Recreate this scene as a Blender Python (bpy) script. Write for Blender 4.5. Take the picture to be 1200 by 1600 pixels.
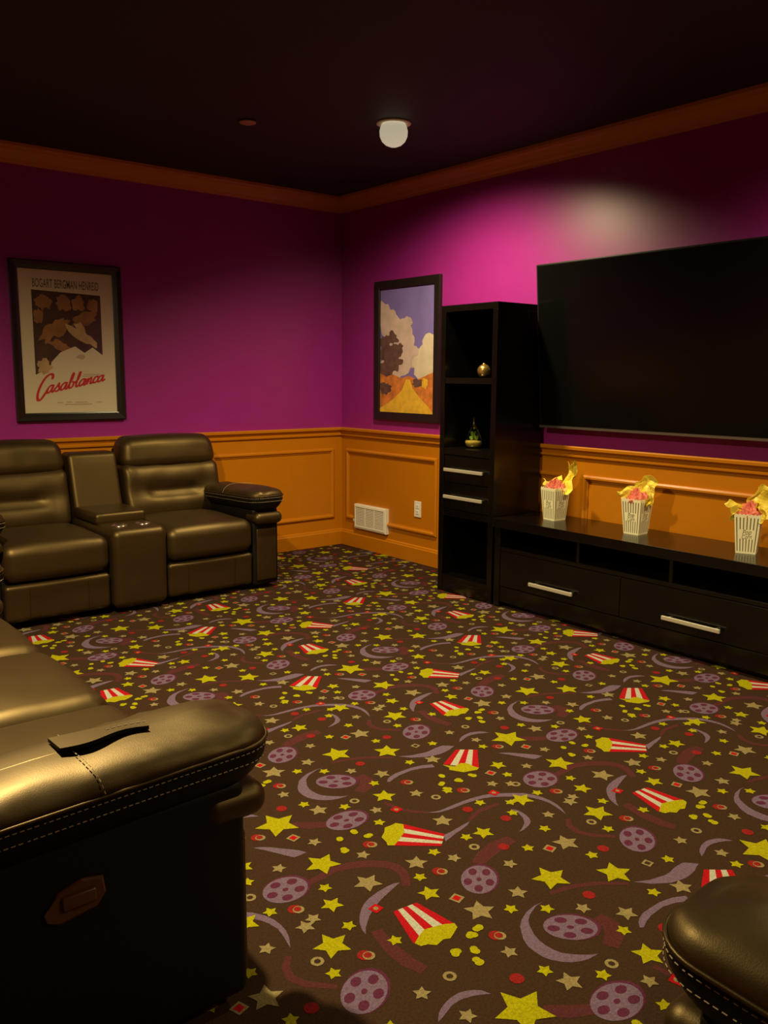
import bpy, bmesh, math, random
from mathutils import Vector, Matrix, noise

random.seed(7)
scene = bpy.context.scene
for o in list(bpy.data.objects):
    bpy.data.objects.remove(o, do_unlink=True)
col = scene.collection

# ---------------------------------------------------------------- camera
# world: corner of the two visible walls at the origin, +X / +Y point into the corner
F_PX = 1342.85
YAW, PITCH, ROLL = math.radians(39.1129), math.radians(-8.9521), math.radians(0.3368)
CAM = Vector((-4.1684, -5.6777, 1.37))
fwd = Vector((math.sin(YAW)*math.cos(PITCH), math.cos(YAW)*math.cos(PITCH), math.sin(PITCH)))
rgt0 = Vector((math.cos(YAW), -math.sin(YAW), 0))
up0 = rgt0.cross(fwd)
rgt = math.cos(ROLL)*rgt0 + math.sin(ROLL)*up0
upv = -math.sin(ROLL)*rgt0 + math.cos(ROLL)*up0
cd = bpy.data.cameras.new('camera')
cd.sensor_fit = 'HORIZONTAL'
cd.sensor_width = 36.0
cd.lens = F_PX/1200*36.0
cd.clip_start = 0.02
cam = bpy.data.objects.new('camera', cd)
m3 = Matrix((rgt, upv, -fwd)).transposed()
cam.matrix_world = Matrix.Translation(CAM) @ m3.to_4x4()
col.objects.link(cam)
scene.camera = cam

# ---------------------------------------------------------------- world, exposure, lamp settings
world = bpy.data.worlds.new('world')
scene.world = world
world.use_nodes = True
world.node_tree.nodes['Background'].inputs[0].default_value = (1.0, 0.8, 0.5, 1)
world.node_tree.nodes['Background'].inputs[1].default_value = 0.0
scene.view_settings.view_transform = 'Standard'
scene.view_settings.look = 'None'
scene.view_settings.gamma = 1.0
scene.view_settings.use_curve_mapping = False
scene.view_settings.exposure = 0.0

LAMP_COLOR = (1.0, 0.80, 0.42)
CEIL = 2.74
# recessed ceiling lamps of the room: x, y, watts, label
LAMPS = [      # x, y, watts, aim (tip towards x, y in degrees), label
    (-1.00, -1.845, 212, (16, 4), 'glowing recessed ceiling lamp in view near the far corner'),
    (-1.10, -4.55, 150, (14, 0), 'recessed ceiling lamp in front of the television, beyond the right edge of view'),
    (-1.50, -6.3, 150, (0, 0), 'recessed ceiling lamp near the front wall behind the camera'),
    (-3.55, -2.95, 520, (4, 8), 'recessed ceiling lamp above the left foreground sofa'),
]
LAMP_SPREAD = 148
LAMP_BLEND = 0.75

# ---------------------------------------------------------------- materials
def mat(name, color, rough=0.5, metal=0.0, spec=0.5, noise_amt=0.0, noise_scale=40, bump=0.0, bump_scale=200,
        coat=0.0, sheen=0.0, spec_tint=None, emit=None, emit_strength=0.0):
    m = bpy.data.materials.new(name)
    m.use_nodes = True
    nt = m.node_tree
    b = nt.nodes['Principled BSDF']
    b.inputs['Base Color'].default_value = (*color, 1)
    b.inputs['Roughness'].default_value = rough
    b.inputs['Metallic'].default_value = metal
    b.inputs['Specular IOR Level'].default_value = spec
    b.inputs['Coat Weight'].default_value = coat
    b.inputs['Sheen Weight'].default_value = sheen
    if spec_tint: b.inputs['Specular Tint'].default_value = (*spec_tint, 1)
    if emit:
        b.inputs['Emission Color'].default_value = (*emit, 1)
        b.inputs['Emission Strength'].default_value = emit_strength
    tc = nt.nodes.new('ShaderNodeTexCoord')
    if noise_amt > 0:
        n = nt.nodes.new('ShaderNodeTexNoise')
        n.inputs['Scale'].default_value = noise_scale
        n.inputs['Detail'].default_value = 4
        nt.links.new(tc.outputs['Object'], n.inputs['Vector'])
        mr = nt.nodes.new('ShaderNodeMapRange')
        mr.inputs['From Min'].default_value = 0.25
        mr.inputs['From Max'].default_value = 0.75
        mr.inputs['To Min'].default_value = 1-noise_amt
        mr.inputs['To Max'].default_value = 1+noise_amt
        nt.links.new(n.outputs['Fac'], mr.inputs['Value'])
        mx = nt.nodes.new('ShaderNodeVectorMath')
        mx.operation = 'SCALE'
        mx.inputs[0].default_value = color
        nt.links.new(mr.outputs['Result'], mx.inputs['Scale'])
        nt.links.new(mx.outputs['Vector'], b.inputs['Base Color'])
    if bump > 0:
        n2 = nt.nodes.new('ShaderNodeTexNoise')
        n2.inputs['Scale'].default_value = bump_scale
        n2.inputs['Detail'].default_value = 3
        nt.links.new(tc.outputs['Object'], n2.inputs['Vector'])
        bp = nt.nodes.new('ShaderNodeBump')
        bp.inputs['Strength'].default_value = bump
        bp.inputs['Distance'].default_value = 0.01
        nt.links.new(n2.outputs['Fac'], bp.inputs['Height'])
        nt.links.new(bp.outputs['Normal'], b.inputs['Normal'])
    return m

M = {}
M['purple'] = mat('purple wall paint', (0.30, 0.017, 0.235), 0.37, spec=0.6, noise_amt=0.04, noise_scale=6, bump=0.03, bump_scale=350)
M['orange'] = mat('orange wainscot paint', (0.50, 0.170, 0.0015), 0.38, noise_amt=0.03, noise_scale=8)
M['ceiling'] = mat('black ceiling paint', (0.012, 0.010, 0.008), 0.7, bump=0.05, bump_scale=300)
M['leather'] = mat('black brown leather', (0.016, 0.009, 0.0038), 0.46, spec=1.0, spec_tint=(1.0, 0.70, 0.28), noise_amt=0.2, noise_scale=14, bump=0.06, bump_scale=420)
M['leather_shaded'] = mat('leather with painted shade', (0.005, 0.0035, 0.002), 0.55, spec=0.25, bump=0.1, bump_scale=260)  # copy of the leather, with the shade of unlit sides put into its colour
M['thread'] = mat('tan thread', (0.42, 0.33, 0.2), 0.7)
M['chrome'] = mat('chrome', (0.8, 0.78, 0.74), 0.22, metal=1.0)
M['cup'] = mat('cup holder well', (0.01, 0.01, 0.01), 0.4)
M['black_wood'] = mat('black stained wood', (0.003, 0.0022, 0.0015), 0.22, spec=0.5, noise_amt=0.25, noise_scale=9)
M['bronze_plastic'] = mat('brown plastic', (0.10, 0.035, 0.012), 0.28)
M['nickel'] = mat('brushed nickel', (0.82, 0.76, 0.62), 0.42, metal=0.6)
M['white_metal'] = mat('white enamel', (0.78, 0.74, 0.66), 0.45)
M['white_plastic'] = mat('white plastic', (0.78, 0.76, 0.70), 0.4)
M['vent_back'] = mat('vent shadow grey', (0.42, 0.36, 0.26), 0.8)
M['slot'] = mat('dark slot', (0.05, 0.03, 0.02), 0.8)
M['screen'] = mat('black screen', (0.003, 0.003, 0.003), 0.16, spec=0.35)
M['bezel'] = mat('black bezel', (0.01, 0.01, 0.01), 0.35)
M['silver'] = mat('silver strip', (0.45, 0.43, 0.4), 0.3, metal=0.9)
M['frame'] = mat('black picture frame', (0.013, 0.010, 0.008), 0.3, spec=0.5)
M['copper'] = mat('copper sprinkler cover', (0.45, 0.22, 0.10), 0.5)
M['trim_white'] = mat('lamp trim', (0.55, 0.45, 0.3), 0.5)
M['bulb'] = mat('lit bulb', (0.9, 0.85, 0.7), 0.5, emit=(1.0, 0.93, 0.66), emit_strength=0.38)
M['gold'] = mat('gold mercury glass', (0.85, 0.55, 0.16), 0.25, metal=0.9, noise_amt=0.35, noise_scale=30)
M['sand'] = mat('golden sand', (0.75, 0.42, 0.10), 0.9, noise_amt=0.3, noise_scale=90)
M['leaf'] = mat('succulent green', (0.30, 0.42, 0.05), 0.5, noise_amt=0.25, noise_scale=40)
M['carton'] = mat('cream carton', (0.95, 0.90, 0.60), 0.6)
M['stripe'] = mat('carton stripe print', (0.15, 0.11, 0.045), 0.6)
M['tissue'] = mat('coral tissue paper', (0.72, 0.19, 0.13), 0.75)
M['foil'] = mat('yellow gold tissue', (0.90, 0.72, 0.07), 0.42, spec=0.6)
# carpet
CK = dict(rough=0.95, spec=0.1, sheen=0.0, noise_amt=0.28, noise_scale=160, bump=0.5, bump_scale=420)
M['c_base'] = mat('carpet taupe ground', (0.03844, 0.01922, 0.0093), **CK)
M['c_rib'] = mat('carpet maroon ribbon', (0.0713, 0.0186, 0.01984), **CK)
M['c_lil'] = mat('carpet lilac', (0.1364, 0.0899, 0.1457), **CK)
M['c_hole'] = mat('carpet plum', (0.0806, 0.01612, 0.04216), **CK)
M['c_yel'] = mat('carpet yellow', (0.31, 0.285, 0.001), **CK)
M['c_bei'] = mat('carpet beige', (0.2232, 0.1736, 0.0744), **CK)
M['c_red'] = mat('carpet red', (0.35, 0.0042, 0.0084), **CK)
M['c_dred'] = mat('carpet dark red', (0.21, 0.0112, 0.0098), **CK)
M['c_whi'] = mat('carpet white', (0.3844, 0.3844, 0.31), **CK)
# prints
M['p_cream'] = mat('poster cream paper', (0.60, 0.52, 0.37), 0.7)
M['p_brown'] = mat('poster brown ink', (0.055, 0.022, 0.012), 0.7, noise_amt=0.5, noise_scale=9)
M['p_amber'] = mat('poster amber ink', (0.27, 0.12, 0.035), 0.7, noise_amt=0.35, noise_scale=12)
M['p_tan'] = mat('poster tan ink', (0.46, 0.30, 0.14), 0.7, noise_amt=0.25, noise_scale=14)
M['p_red'] = mat('poster red ink', (0.48, 0.012, 0.014), 0.7)
M['p_grey'] = mat('poster grey ink', (0.13, 0.085, 0.05), 0.7)
M['p_pale'] = mat('poster pale grey ink', (0.42, 0.34, 0.23), 0.7)
M['p_sky'] = mat('poster violet sky ink', (0.20, 0.15, 0.48), 0.7, noise_amt=0.15, noise_scale=5)
M['p_cloud'] = mat('poster cloud ink', (0.58, 0.44, 0.42), 0.7, noise_amt=0.2, noise_scale=10)
M['p_cloud2'] = mat('poster pale cloud ink', (0.66, 0.56, 0.46), 0.7, noise_amt=0.15, noise_scale=10)
M['p_tree'] = mat('poster tree ink', (0.12, 0.06, 0.05), 0.7, noise_amt=0.4, noise_scale=25)
M['p_hill'] = mat('poster orange field ink', (0.60, 0.19, 0.03), 0.7, noise_amt=0.45, noise_scale=16)
M['p_road'] = mat('poster yellow path ink', (0.78, 0.46, 0.03), 0.7, noise_amt=0.2, noise_scale=20)

def glass_mat(name, tint=(1, 1, 1), rough=0.02, ior=1.45):
    m = bpy.data.materials.new(name)
    m.use_nodes = True
    nt = m.node_tree
    nt.nodes.remove(nt.nodes['Principled BSDF'])
    out = nt.nodes['Material Output']
    t = nt.nodes.new('ShaderNodeBsdfTransparent')
    t.inputs[0].default_value = (*tint, 1)
    g = nt.nodes.new('ShaderNodeBsdfGlossy')
    g.inputs['Roughness'].default_value = rough
    lw = nt.nodes.new('ShaderNodeLayerWeight')
    lw.inputs['Blend'].default_value = 0.5
    pw = nt.nodes.new('ShaderNodeMath'); pw.operation = 'POWER'; pw.inputs[1].default_value = 5.0
    fr = nt.nodes.new('ShaderNodeMath'); fr.operation = 'MULTIPLY_ADD'
    fr.inputs[1].default_value = 0.95; fr.inputs[2].default_value = ((ior-1)/(ior+1))**2
    nt.links.new(lw.outputs['Facing'], pw.inputs[0]); nt.links.new(pw.outputs[0], fr.inputs[0])
    mx = nt.nodes.new('ShaderNodeMixShader')
    nt.links.new(fr.outputs[0], mx.inputs[0])
    nt.links.new(t.outputs[0], mx.inputs[1])
    nt.links.new(g.outputs[0], mx.inputs[2])
    nt.links.new(mx.outputs[0], out.inputs[0])
    return m
M['pane'] = glass_mat('picture glass', rough=0.05)
M['vase'] = glass_mat('clear glass', (0.86, 0.92, 0.82), 0.06, 1.8)

# ---------------------------------------------------------------- mesh helpers
class MB:
    def __init__(self):
        self.v = []; self.f = []; self.mi = []; self.m = 0
    def add(self, vs, fs):
        n = len(self.v)
        self.v.extend([tuple(p) for p in vs])
        for f in fs:
            self.f.append([i+n for i in f]); self.mi.append(self.m)
        return n
    def box(self, x0, x1, y0, y1, z0, z1):
        if x0 > x1: x0, x1 = x1, x0
        if y0 > y1: y0, y1 = y1, y0
        if z0 > z1: z0, z1 = z1, z0
        vs = [(x, y, z) for z in (z0, z1) for y in (y0, y1) for x in (x0, x1)]
        self.add(vs, [(0, 2, 3, 1), (4, 5, 7, 6), (0, 1, 5, 4), (2, 6, 7, 3), (0, 4, 6, 2), (1, 3, 7, 5)])
        return self
    def rbox(self, x0, x1, y0, y1, z0, z1, r, k=3, mseg=4, fn=None):
        """box with rounded edges; fn(Vector)->Vector shapes it afterwards"""
        c = [(x0+x1)/2, (y0+y1)/2, (z0+z1)/2]
        h = [abs(x1-x0)/2, abs(y1-y0)/2, abs(z1-z0)/2]
        r = min(r, min(h)*0.999)
        ax = []
        for a in range(3):
            inner = h[a]-r
            l = [-h[a]+r*(1-math.tan(math.pi/4*(1-i/k))) for i in range(k)]
            nm = max(1, min(mseg, int(2*inner/0.03)+1))
            l += [-inner+2*inner*i/nm for i in range(nm+1)] if inner > 1e-6 else [0.0]
            l += [h[a]-r*(1-math.tan(math.pi/4*(1-i/k))) for i in reversed(range(k))]
            ax.append(l)
        idx = {}; vs = []; fs = []
        def vid(p):
            key = (round(p[0], 6), round(p[1], 6), round(p[2], 6))
            if key in idx: return idx[key]
            q = [max(-h[a]+r, min(h[a]-r, p[a])) for a in range(3)]
            d = Vector([p[a]-q[a] for a in range(3)])
            if d.length > 1e-9: d = d.normalized()*r
            w = Vector([c[a]+q[a]+d[a] for a in range(3)])
            if fn: w = fn(w)
            vs.append(w); idx[key] = len(vs)-1
            return idx[key]
        for a in range(3):
            u, v = (a+1) % 3, (a+2) % 3
            for s in (-1, 1):
                for i in range(len(ax[u])-1):
                    for j in range(len(ax[v])-1):
                        q = []
                        for (ii, jj) in ((i, j), (i+1, j), (i+1, j+1), (i, j+1)):
                            p = [0, 0, 0]; p[a] = s*h[a]; p[u] = ax[u][ii]; p[v] = ax[v][jj]
                            q.append(vid(p))
                        fs.append(q if s > 0 else q[::-1])
        self.add(vs, fs)
        return self
    def tube(self, pts, r, seg=8, closed=False, caps=True):
        pts = [Vector(p) for p in pts]; n = len(pts); rings = []
        for i, p in enumerate(pts):
            if closed: t = pts[(i+1) % n]-pts[i-1]
            else: t = pts[min(i+1, n-1)]-pts[max(i-1, 0)]
            t.normalize()
            a = Vector((0, 0, 1)) if abs(t.z) < 0.9 else Vector((1, 0, 0))
            b1 = t.cross(a).normalized(); b2 = b1.cross(t)
            rr = r[i] if isinstance(r, (list, tuple)) else r
            rings.append([p+rr*(math.cos(2*math.pi*j/seg)*b1+math.sin(2*math.pi*j/seg)*b2) for j in range(seg)])
        fs = []
        for i in range(n if closed else n-1):
            for j in range(seg):
                a, b = i*seg, ((i+1) % n)*seg
                fs.append((a+j, b+j, b+(j+1) % seg, a+(j+1) % seg))
        if caps and not closed:
            fs.append(tuple(range(seg))); fs.append(tuple((n-1)*seg+j for j in reversed(range(seg))))
        self.add([v for rg in rings for v in rg], fs)
        return self
    def lathe(self, prof, seg=32, c=(0, 0, 0), fn=None):
        vs = []; fs = []
        for (r, z) in prof:
            for j in range(seg):
                a = 2*math.pi*j/seg
                p = Vector((c[0]+r*math.cos(a), c[1]+r*math.sin(a), c[2]+z))
                vs.append(fn(p) if fn else p)
        for i in range(len(prof)-1):
            for j in range(seg):
                a, b = i*seg, (i+1)*seg
                fs.append((a+j, a+(j+1) % seg, b+(j+1) % seg, b+j))
        fs.append(tuple(reversed(range(seg)))); fs.append(tuple((len(prof)-1)*seg+j for j in range(seg)))
        self.add(vs, fs)
        return self
    def loft(self, rings, closed=True, cap0=False, cap1=False):
        n = len(rings[0]); fs = []
        for i in range(len(rings)-1):
            for j in range(n if closed else n-1):
                fs.append((i*n+j, i*n+(j+1) % n, (i+1)*n+(j+1) % n, (i+1)*n+j))
        if cap0: fs.append(tuple(reversed(range(n))))
        if cap1: fs.append(tuple((len(rings)-1)*n+j for j in range(n)))
        self.add([v for r in rings for v in r], fs)
        return self
    def grid(self, fn, nu, nv):
        vs = [fn(i/nu, j/nv) for i in range(nu+1) for j in range(nv+1)]
        fs = [(i*(nv+1)+j, (i+1)*(nv+1)+j, (i+1)*(nv+1)+j+1, i*(nv+1)+j+1) for i in range(nu) for j in range(nv)]
        self.add(vs, fs)
        return self
    def poly(self, pts):
        self.add(pts, [tuple(range(len(pts)))])
        return self
    def extrude_profile(self, prof, a, b):
        """prof: list of (out, z); a,b: (point, outward) pairs giving mitred end frames"""
        (pa, na), (pb, nb) = a, b
        ra = [Vector((pa[0]+o*na[0], pa[1]+o*na[1], z)) for o, z in prof]
        rb = [Vector((pb[0]+o*nb[0], pb[1]+o*nb[1], z)) for o, z in prof]
        self.loft([ra, rb], True, True, True)
        return self
    def build(self, name, mats, parent=None, smooth=False, bevel=0.0):
        me = bpy.data.meshes.new(name)
        me.from_pydata([tuple(v) for v in self.v], [], self.f)
        if not isinstance(mats, (list, tuple)): mats = [mats]
        for mt in mats: me.materials.append(M[mt] if isinstance(mt, str) else mt)
        for p, i in zip(me.polygons, self.mi): p.material_index = i
        if smooth:
            for p in me.polygons: p.use_smooth = True
        bm = bmesh.new(); bm.from_mesh(me)
        bmesh.ops.recalc_face_normals(bm, faces=bm.faces)
        bm.to_mesh(me); bm.free()
        o = bpy.data.objects.new(name, me)
        col.objects.link(o)
        if parent: o.parent = parent
        if bevel > 0:
            bv = o.modifiers.new('bevel', 'BEVEL'); bv.width = bevel; bv.segments = 2; bv.limit_method = 'ANGLE'
        return o

def tag(o, label=None, cat=None, group=None, kind=None):
    if label: o['label'] = label
    if cat: o['category'] = cat
    if group: o['group'] = group
    if kind: o['kind'] = kind
    return o
def thing(name, loc, rz, label, cat, group=None):
    o = bpy.data.objects.new(name, None)
    o.empty_display_size = 0.1
    col.objects.link(o)
    o.location = loc; o.rotation_euler = (0, 0, rz)
    return tag(o, label, cat, group)
def structure(o):
    o['kind'] = 'structure'
    return o

def text_mesh(body, size, shear=0.0, sx=1.0, spacing=1.0, bold=0.0):
    cu = bpy.data.curves.new('lettering', 'FONT')
    cu.body = body; cu.size = size; cu.align_x = 'CENTER'; cu.align_y = 'CENTER'
    cu.offset = bold*size; cu.shear = shear; cu.space_character = spacing
    o = bpy.data.objects.new('lettering', cu)
    col.objects.link(o)
    dg = bpy.context.evaluated_depsgraph_get()
    me = bpy.data.meshes.new_from_object(o.evaluated_get(dg))
    vs = [(v.co.x*sx, v.co.y) for v in me.vertices]
    fs = [tuple(p.vertices) for p in me.polygons]
    bpy.data.objects.remove(o, do_unlink=True)
    return vs, fs

# ================================================================ the room
RX, RY = -5.6, -7.6          # far ends of the room
T = 0.12
structure(MB().box(RX-T, T, 0, T, 0, CEIL).build('wall_back', 'purple'))
structure(MB().box(0, T, RY-T, 0, 0, CEIL).build('wall_right', 'purple'))
structure(MB().box(RX-T, RX, RY-T, 0, 0, CEIL).build('wall_left', 'purple'))
structure(MB().box(RX, 0, RY-T, RY, 0, CEIL).build('wall_front', 'purple'))
structure(MB().box(RX-T, T, RY-T, T, CEIL, CEIL+T).build('ceiling', 'ceiling'))

# ---- carpet: one printed floor, the printed repeat laid out as coloured patches of pile
TILE = {"items":[["Y",0.69,0.767,0.053,-2.449],["Y",0.85,0.672,0.049,0.931],["Y",0.379,0.924,0.031,-2.563],["Y",0.716,0.045,0.033,-2.356],["Y",0.235,0.21,0.051,0.577],["Y",0.145,0.038,0.031,0.464],["Y",0.251,0.474,0.067,-2.208],["Y",0.964,0.114,0.04,-2.249],["Y",0.625,0.411,0.039,0.932],["Y",0.051,0.912,0.047,-2.266],["Y",0.051,0.337,0.03,-2.309],["K",0.868,0.859,0.039,1.119],["K",0.568,0.778,0.026,0.758],["K",0.72,0.541,0.028,-2.382],["K",0.448,0.048,0.032,0.852],["K",0.43,0.785,0.04,0.983],["K",0.279,0.057,0.039,-2.08],["K",0.04,0.005,0.025,-2.328],["K",0.936,0.517,0.03,0.833],["K",0.667,0.174,0.032,0.852],["K",0.72,0.36,0.024,0.785],["K",0.402,0.469,0.03,1.122],["y",0.881,0.952],["y",0.757,0.91],["y",0.874,0.768],["y",1.032,0.829],["y",0.499,0.74],["y",0.573,0.682],["y",0.655,0.503],["y",0.657,0.059],["y",0.525,0.058],["y",0.409,0.996],["y",0.182,0.831],["y",0.174,0.111],["y",0.002,0.112],["y",0.127,0.948],["y",0.841,0.183],["y",0.876,0.072],["y",0.386,0.529],["y",0.48,0.435],["y",0.506,0.289],["y",1.028,0.618],["y",0.121,0.481],["y",0.855,0.55],["y",0.023,0.265],["y",0.814,0.308],["y",0.921,0.123],["k",0.649,0.625],["k",0.653,0.886],["k",0.549,1.007],["k",0.126,0.268],["k",0.283,0.32],["k",0.354,0.175],["k",0.956,1.001],["k",0.37,0.626],["k",0.546,0.355],["k",0.073,0.02],["k",0.111,0.652],["k",0.143,0.539],["k",0.968,0.25],["k",1.018,0.21],["o",0.637,0.005],["o",0.754,0.3],["o",0.528,0.446],["o",1.026,0.887],["o",0.199,0.654],["o",1.03,0.199],["b",0.964,0.643],["e",0.474,0.98],["e",0.395,0.685],["e",0.168,0.444],["e",0.063,0.078],["e",0.407,0.205],["e",0.095,0.83],["e",0.75,0.438],["e",0.861,0.276],["r",0.929,0.77],["r",0.709,0.652],["r",0.706,0.96],["r",0.779,0.177],["r",0.834,0.062],["r",0.315,0.552],["q",0.805,0.868],["q",0.421,0.862],["q",0.247,0.379],["q",1.023,0.31],["s",0.599,0.318],["s",0.926,0.202],["s",0.225,0.961],["p",0.343,0.726],["p",0.313,0.682],["p",0.415,0.292],["p",0.431,0.252],["p",0.347,0.289],["p",0.325,0.229],["p",0.375,0.74],["p",0.286,0.65],["p",0.268,0.704],["p",0.868,0.4],["p",0.896,0.339],["p",0.959,0.337],["p",0.832,0.358],["p",0.823,0.319]],"reels":[[[0.561,0.595],[0.047,-0.049],[-0.041,-0.03]],[[0.53,0.887],[0.036,-0.034],[-0.05,-0.046]],[[0.086,0.171],[0.06,-0.018],[-0.024,-0.052]],[[0.434,0.363],[0.065,-0.019],[-0.028,-0.046]],[[0.014,0.738],[0.048,-0.025],[-0.044,-0.053]]],"polys":[[[0.589,0.709],[0.558,0.712],[0.52,0.706],[0.489,0.693],[0.463,0.676],[0.433,0.638],[0.421,0.612],[0.419,0.589],[0.42,0.564],[0.428,0.543],[0.442,0.524],[0.458,0.509],[0.477,0.498],[0.499,0.491],[0.534,0.488],[0.514,0.499],[0.497,0.513],[0.481,0.528],[0.466,0.547],[0.46,0.567],[0.458,0.588],[0.46,0.61],[0.467,0.632],[0.487,0.667],[0.502,0.682],[0.522,0.694],[0.56,0.708]],[[0.081,0.566],[0.1,0.584],[0.115,0.592],[0.134,0.599],[0.152,0.602],[0.174,0.603],[0.191,0.598],[0.21,0.589],[0.224,0.575],[0.233,0.554],[0.214,0.566],[0.193,0.576],[0.174,0.582],[0.158,0.584],[0.139,0.583],[0.123,0.578],[0.1,0.57]],[[0.855,0.613],[0.898,0.591],[0.952,0.578],[0.975,0.578],[1.001,0.582],[1.024,0.583],[1.046,0.582],[1.062,0.568],[1.077,0.55],[1.057,0.545],[1.04,0.539],[1.007,0.534],[0.985,0.534],[0.956,0.539],[0.93,0.547],[0.885,0.577]],[[0.697,0.485],[0.713,0.5],[0.729,0.508],[0.755,0.515],[0.781,0.516],[0.832,0.515],[0.876,0.505],[0.909,0.488],[0.9,0.466],[0.86,0.487],[0.818,0.498],[0.764,0.496],[0.733,0.489],[0.705,0.479]],[[0.124,0.407],[0.145,0.396],[0.165,0.379],[0.203,0.336],[0.223,0.312],[0.234,0.289],[0.214,0.288],[0.192,0.289],[0.181,0.307],[0.169,0.33],[0.144,0.376]],[[0.35,1.012],[0.331,1.019],[0.306,1.019],[0.271,1.015],[0.24,1.008],[0.214,0.997],[0.194,0.983],[0.174,0.964],[0.157,0.943],[0.144,0.915],[0.14,0.895],[0.156,0.915],[0.173,0.93],[0.194,0.948],[0.219,0.963],[0.25,0.979],[0.277,0.989],[0.315,1.001]],[[0.89,0.091],[0.899,0.08],[0.902,0.064],[0.901,0.046],[0.897,0.031],[0.892,0.016],[0.88,0.0],[0.865,-0.009],[0.845,-0.015],[0.825,-0.02],[0.805,-0.019],[0.822,-0.013],[0.838,-0.005],[0.854,0.004],[0.864,0.013],[0.877,0.029],[0.883,0.042],[0.888,0.057],[0.891,0.073]],[[0.664,0.245],[0.683,0.234],[0.706,0.227],[0.74,0.227],[0.775,0.227],[0.81,0.226],[0.847,0.222],[0.89,0.213],[0.916,0.202],[0.942,0.186],[0.973,0.164],[1.002,0.14],[1.02,0.111],[1.03,0.082],[1.033,0.05],[1.03,0.021],[1.021,-0.006],[1.003,-0.039],[1.008,-0.016],[1.014,0.012],[1.018,0.042],[1.012,0.072],[1.004,0.094],[0.989,0.119],[0.954,0.147],[0.925,0.17],[0.9,0.186],[0.874,0.197],[0.831,0.206],[0.794,0.21],[0.76,0.211],[0.727,0.213],[0.698,0.219],[0.679,0.229]],[[0.613,0.111],[0.635,0.11],[0.667,0.114],[0.694,0.117],[0.733,0.12],[0.708,0.107],[0.69,0.103],[0.671,0.098],[0.648,0.095],[0.617,0.086],[0.592,0.081]]],"pops":[[[[0.252,0.923],[0.325,0.914],[0.342,0.787],[0.21,0.795]],[[0.239,0.807],[0.267,0.818],[0.291,0.811],[0.318,0.803],[0.343,0.789],[0.338,0.773],[0.312,0.76],[0.294,0.752],[0.278,0.76],[0.25,0.754],[0.235,0.77],[0.218,0.775],[0.212,0.793]]],[[[0.564,0.069],[0.618,0.112],[0.558,0.236],[0.457,0.158]],[[0.557,0.234],[0.53,0.197],[0.488,0.173],[0.458,0.158],[0.442,0.17],[0.451,0.187],[0.457,0.218],[0.48,0.233],[0.5,0.255],[0.523,0.253],[0.543,0.255]]],[[[1.061,0.525],[1.122,0.474],[1.019,0.364],[0.939,0.464]],[[0.934,0.462],[0.938,0.431],[0.926,0.418],[0.938,0.397],[0.953,0.372],[0.979,0.365],[1.003,0.357],[1.019,0.364],[1.013,0.383],[1.013,0.417],[0.994,0.432],[0.96,0.425]]]],"rib":[[[[0.154,0.159],[0.202,0.162],[0.248,0.168],[0.294,0.156],[0.336,0.133],[0.372,0.101],[0.388,0.074],[0.389,0.041],[0.375,0.01],[0.353,-0.019]],0.035],[[[0.984,0.947],[0.956,0.917],[0.946,0.879],[0.962,0.841],[1.013,0.789]],0.022],[[[0.286,0.446],[0.325,0.411],[0.372,0.382]],0.04],[[[0.58,0.944],[0.626,0.962],[0.687,0.976],[0.726,0.976],[0.758,0.975]],0.05],[[[0.632,0.72],[0.672,0.715],[0.722,0.698],[0.779,0.666],[0.837,0.617]],0.018],[[[0.651,0.581],[0.65,0.539],[0.624,0.507],[0.579,0.487]],0.05],[[[0.17,0.891],[0.155,0.812],[0.156,0.753],[0.168,0.707]],0.04],[[[0.599,0.379],[0.606,0.336],[0.616,0.304],[0.637,0.273],[0.666,0.242]],0.018],[[[0.735,0.124],[0.797,0.147],[0.846,0.145],[0.885,0.142]],0.018]]}
TX, TY = 1.037, 1.0075
def star_pts(x, y, r, rot, ratio=0.5):
    return [(x+(r if k % 2 == 0 else r*ratio)*math.cos(rot+k*math.pi/5),
             y+(r if k % 2 == 0 else r*ratio)*math.sin(rot+k*math.pi/5)) for k in range(10)]
def disc_pts(x, y, rx, ry=None, n=12, rot=0.0):
    ry = rx if ry is None else ry
    return [(x+rx*math.cos(2*math.pi*k/n)*math.cos(rot)-ry*math.sin(2*math.pi*k/n)*math.sin(rot),
             y+rx*math.cos(2*math.pi*k/n)*math.sin(rot)+ry*math.sin(2*math.pi*k/n)*math.cos(rot)) for k in range(n)]
def sq_pts(x, y, r, rot):
    return [(x+r*math.cos(rot+math.pi/4+k*math.pi/2), y+r*math.sin(rot+math.pi/4+k*math.pi/2)) for k in range(4)]
CM = ['c_base', 'c_rib', 'c_lil', 'c_hole', 'c_yel', 'c_bei', 'c_red', 'c_dred', 'c_whi']
CI = {n: i for i, n in enumerate(CM)}
patches = []                                   # (material, layer, [(x, y)...])
rt = random.Random(3)
for pts, wd in TILE['rib']:
    n = len(pts); L = []; R_ = []
    for i, p in enumerate(pts):
        a, b = pts[max(i-1, 0)], pts[min(i+1, n-1)]
        tx, ty = b[0]-a[0], b[1]-a[1]; l = math.hypot(tx, ty)
        w = wd*0.5*(0.55+0.45*math.sin(math.pi*(i+0.6)/(n+0.2)))
        L.append((p[0]-ty/l*w, p[1]+tx/l*w)); R_.append((p[0]+ty/l*w, p[1]-tx/l*w))
    patches.append(('c_rib', 1, L+R_[::-1]))
for p in TILE['polys']:
    patches.append(('c_lil', 2, p))
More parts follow.
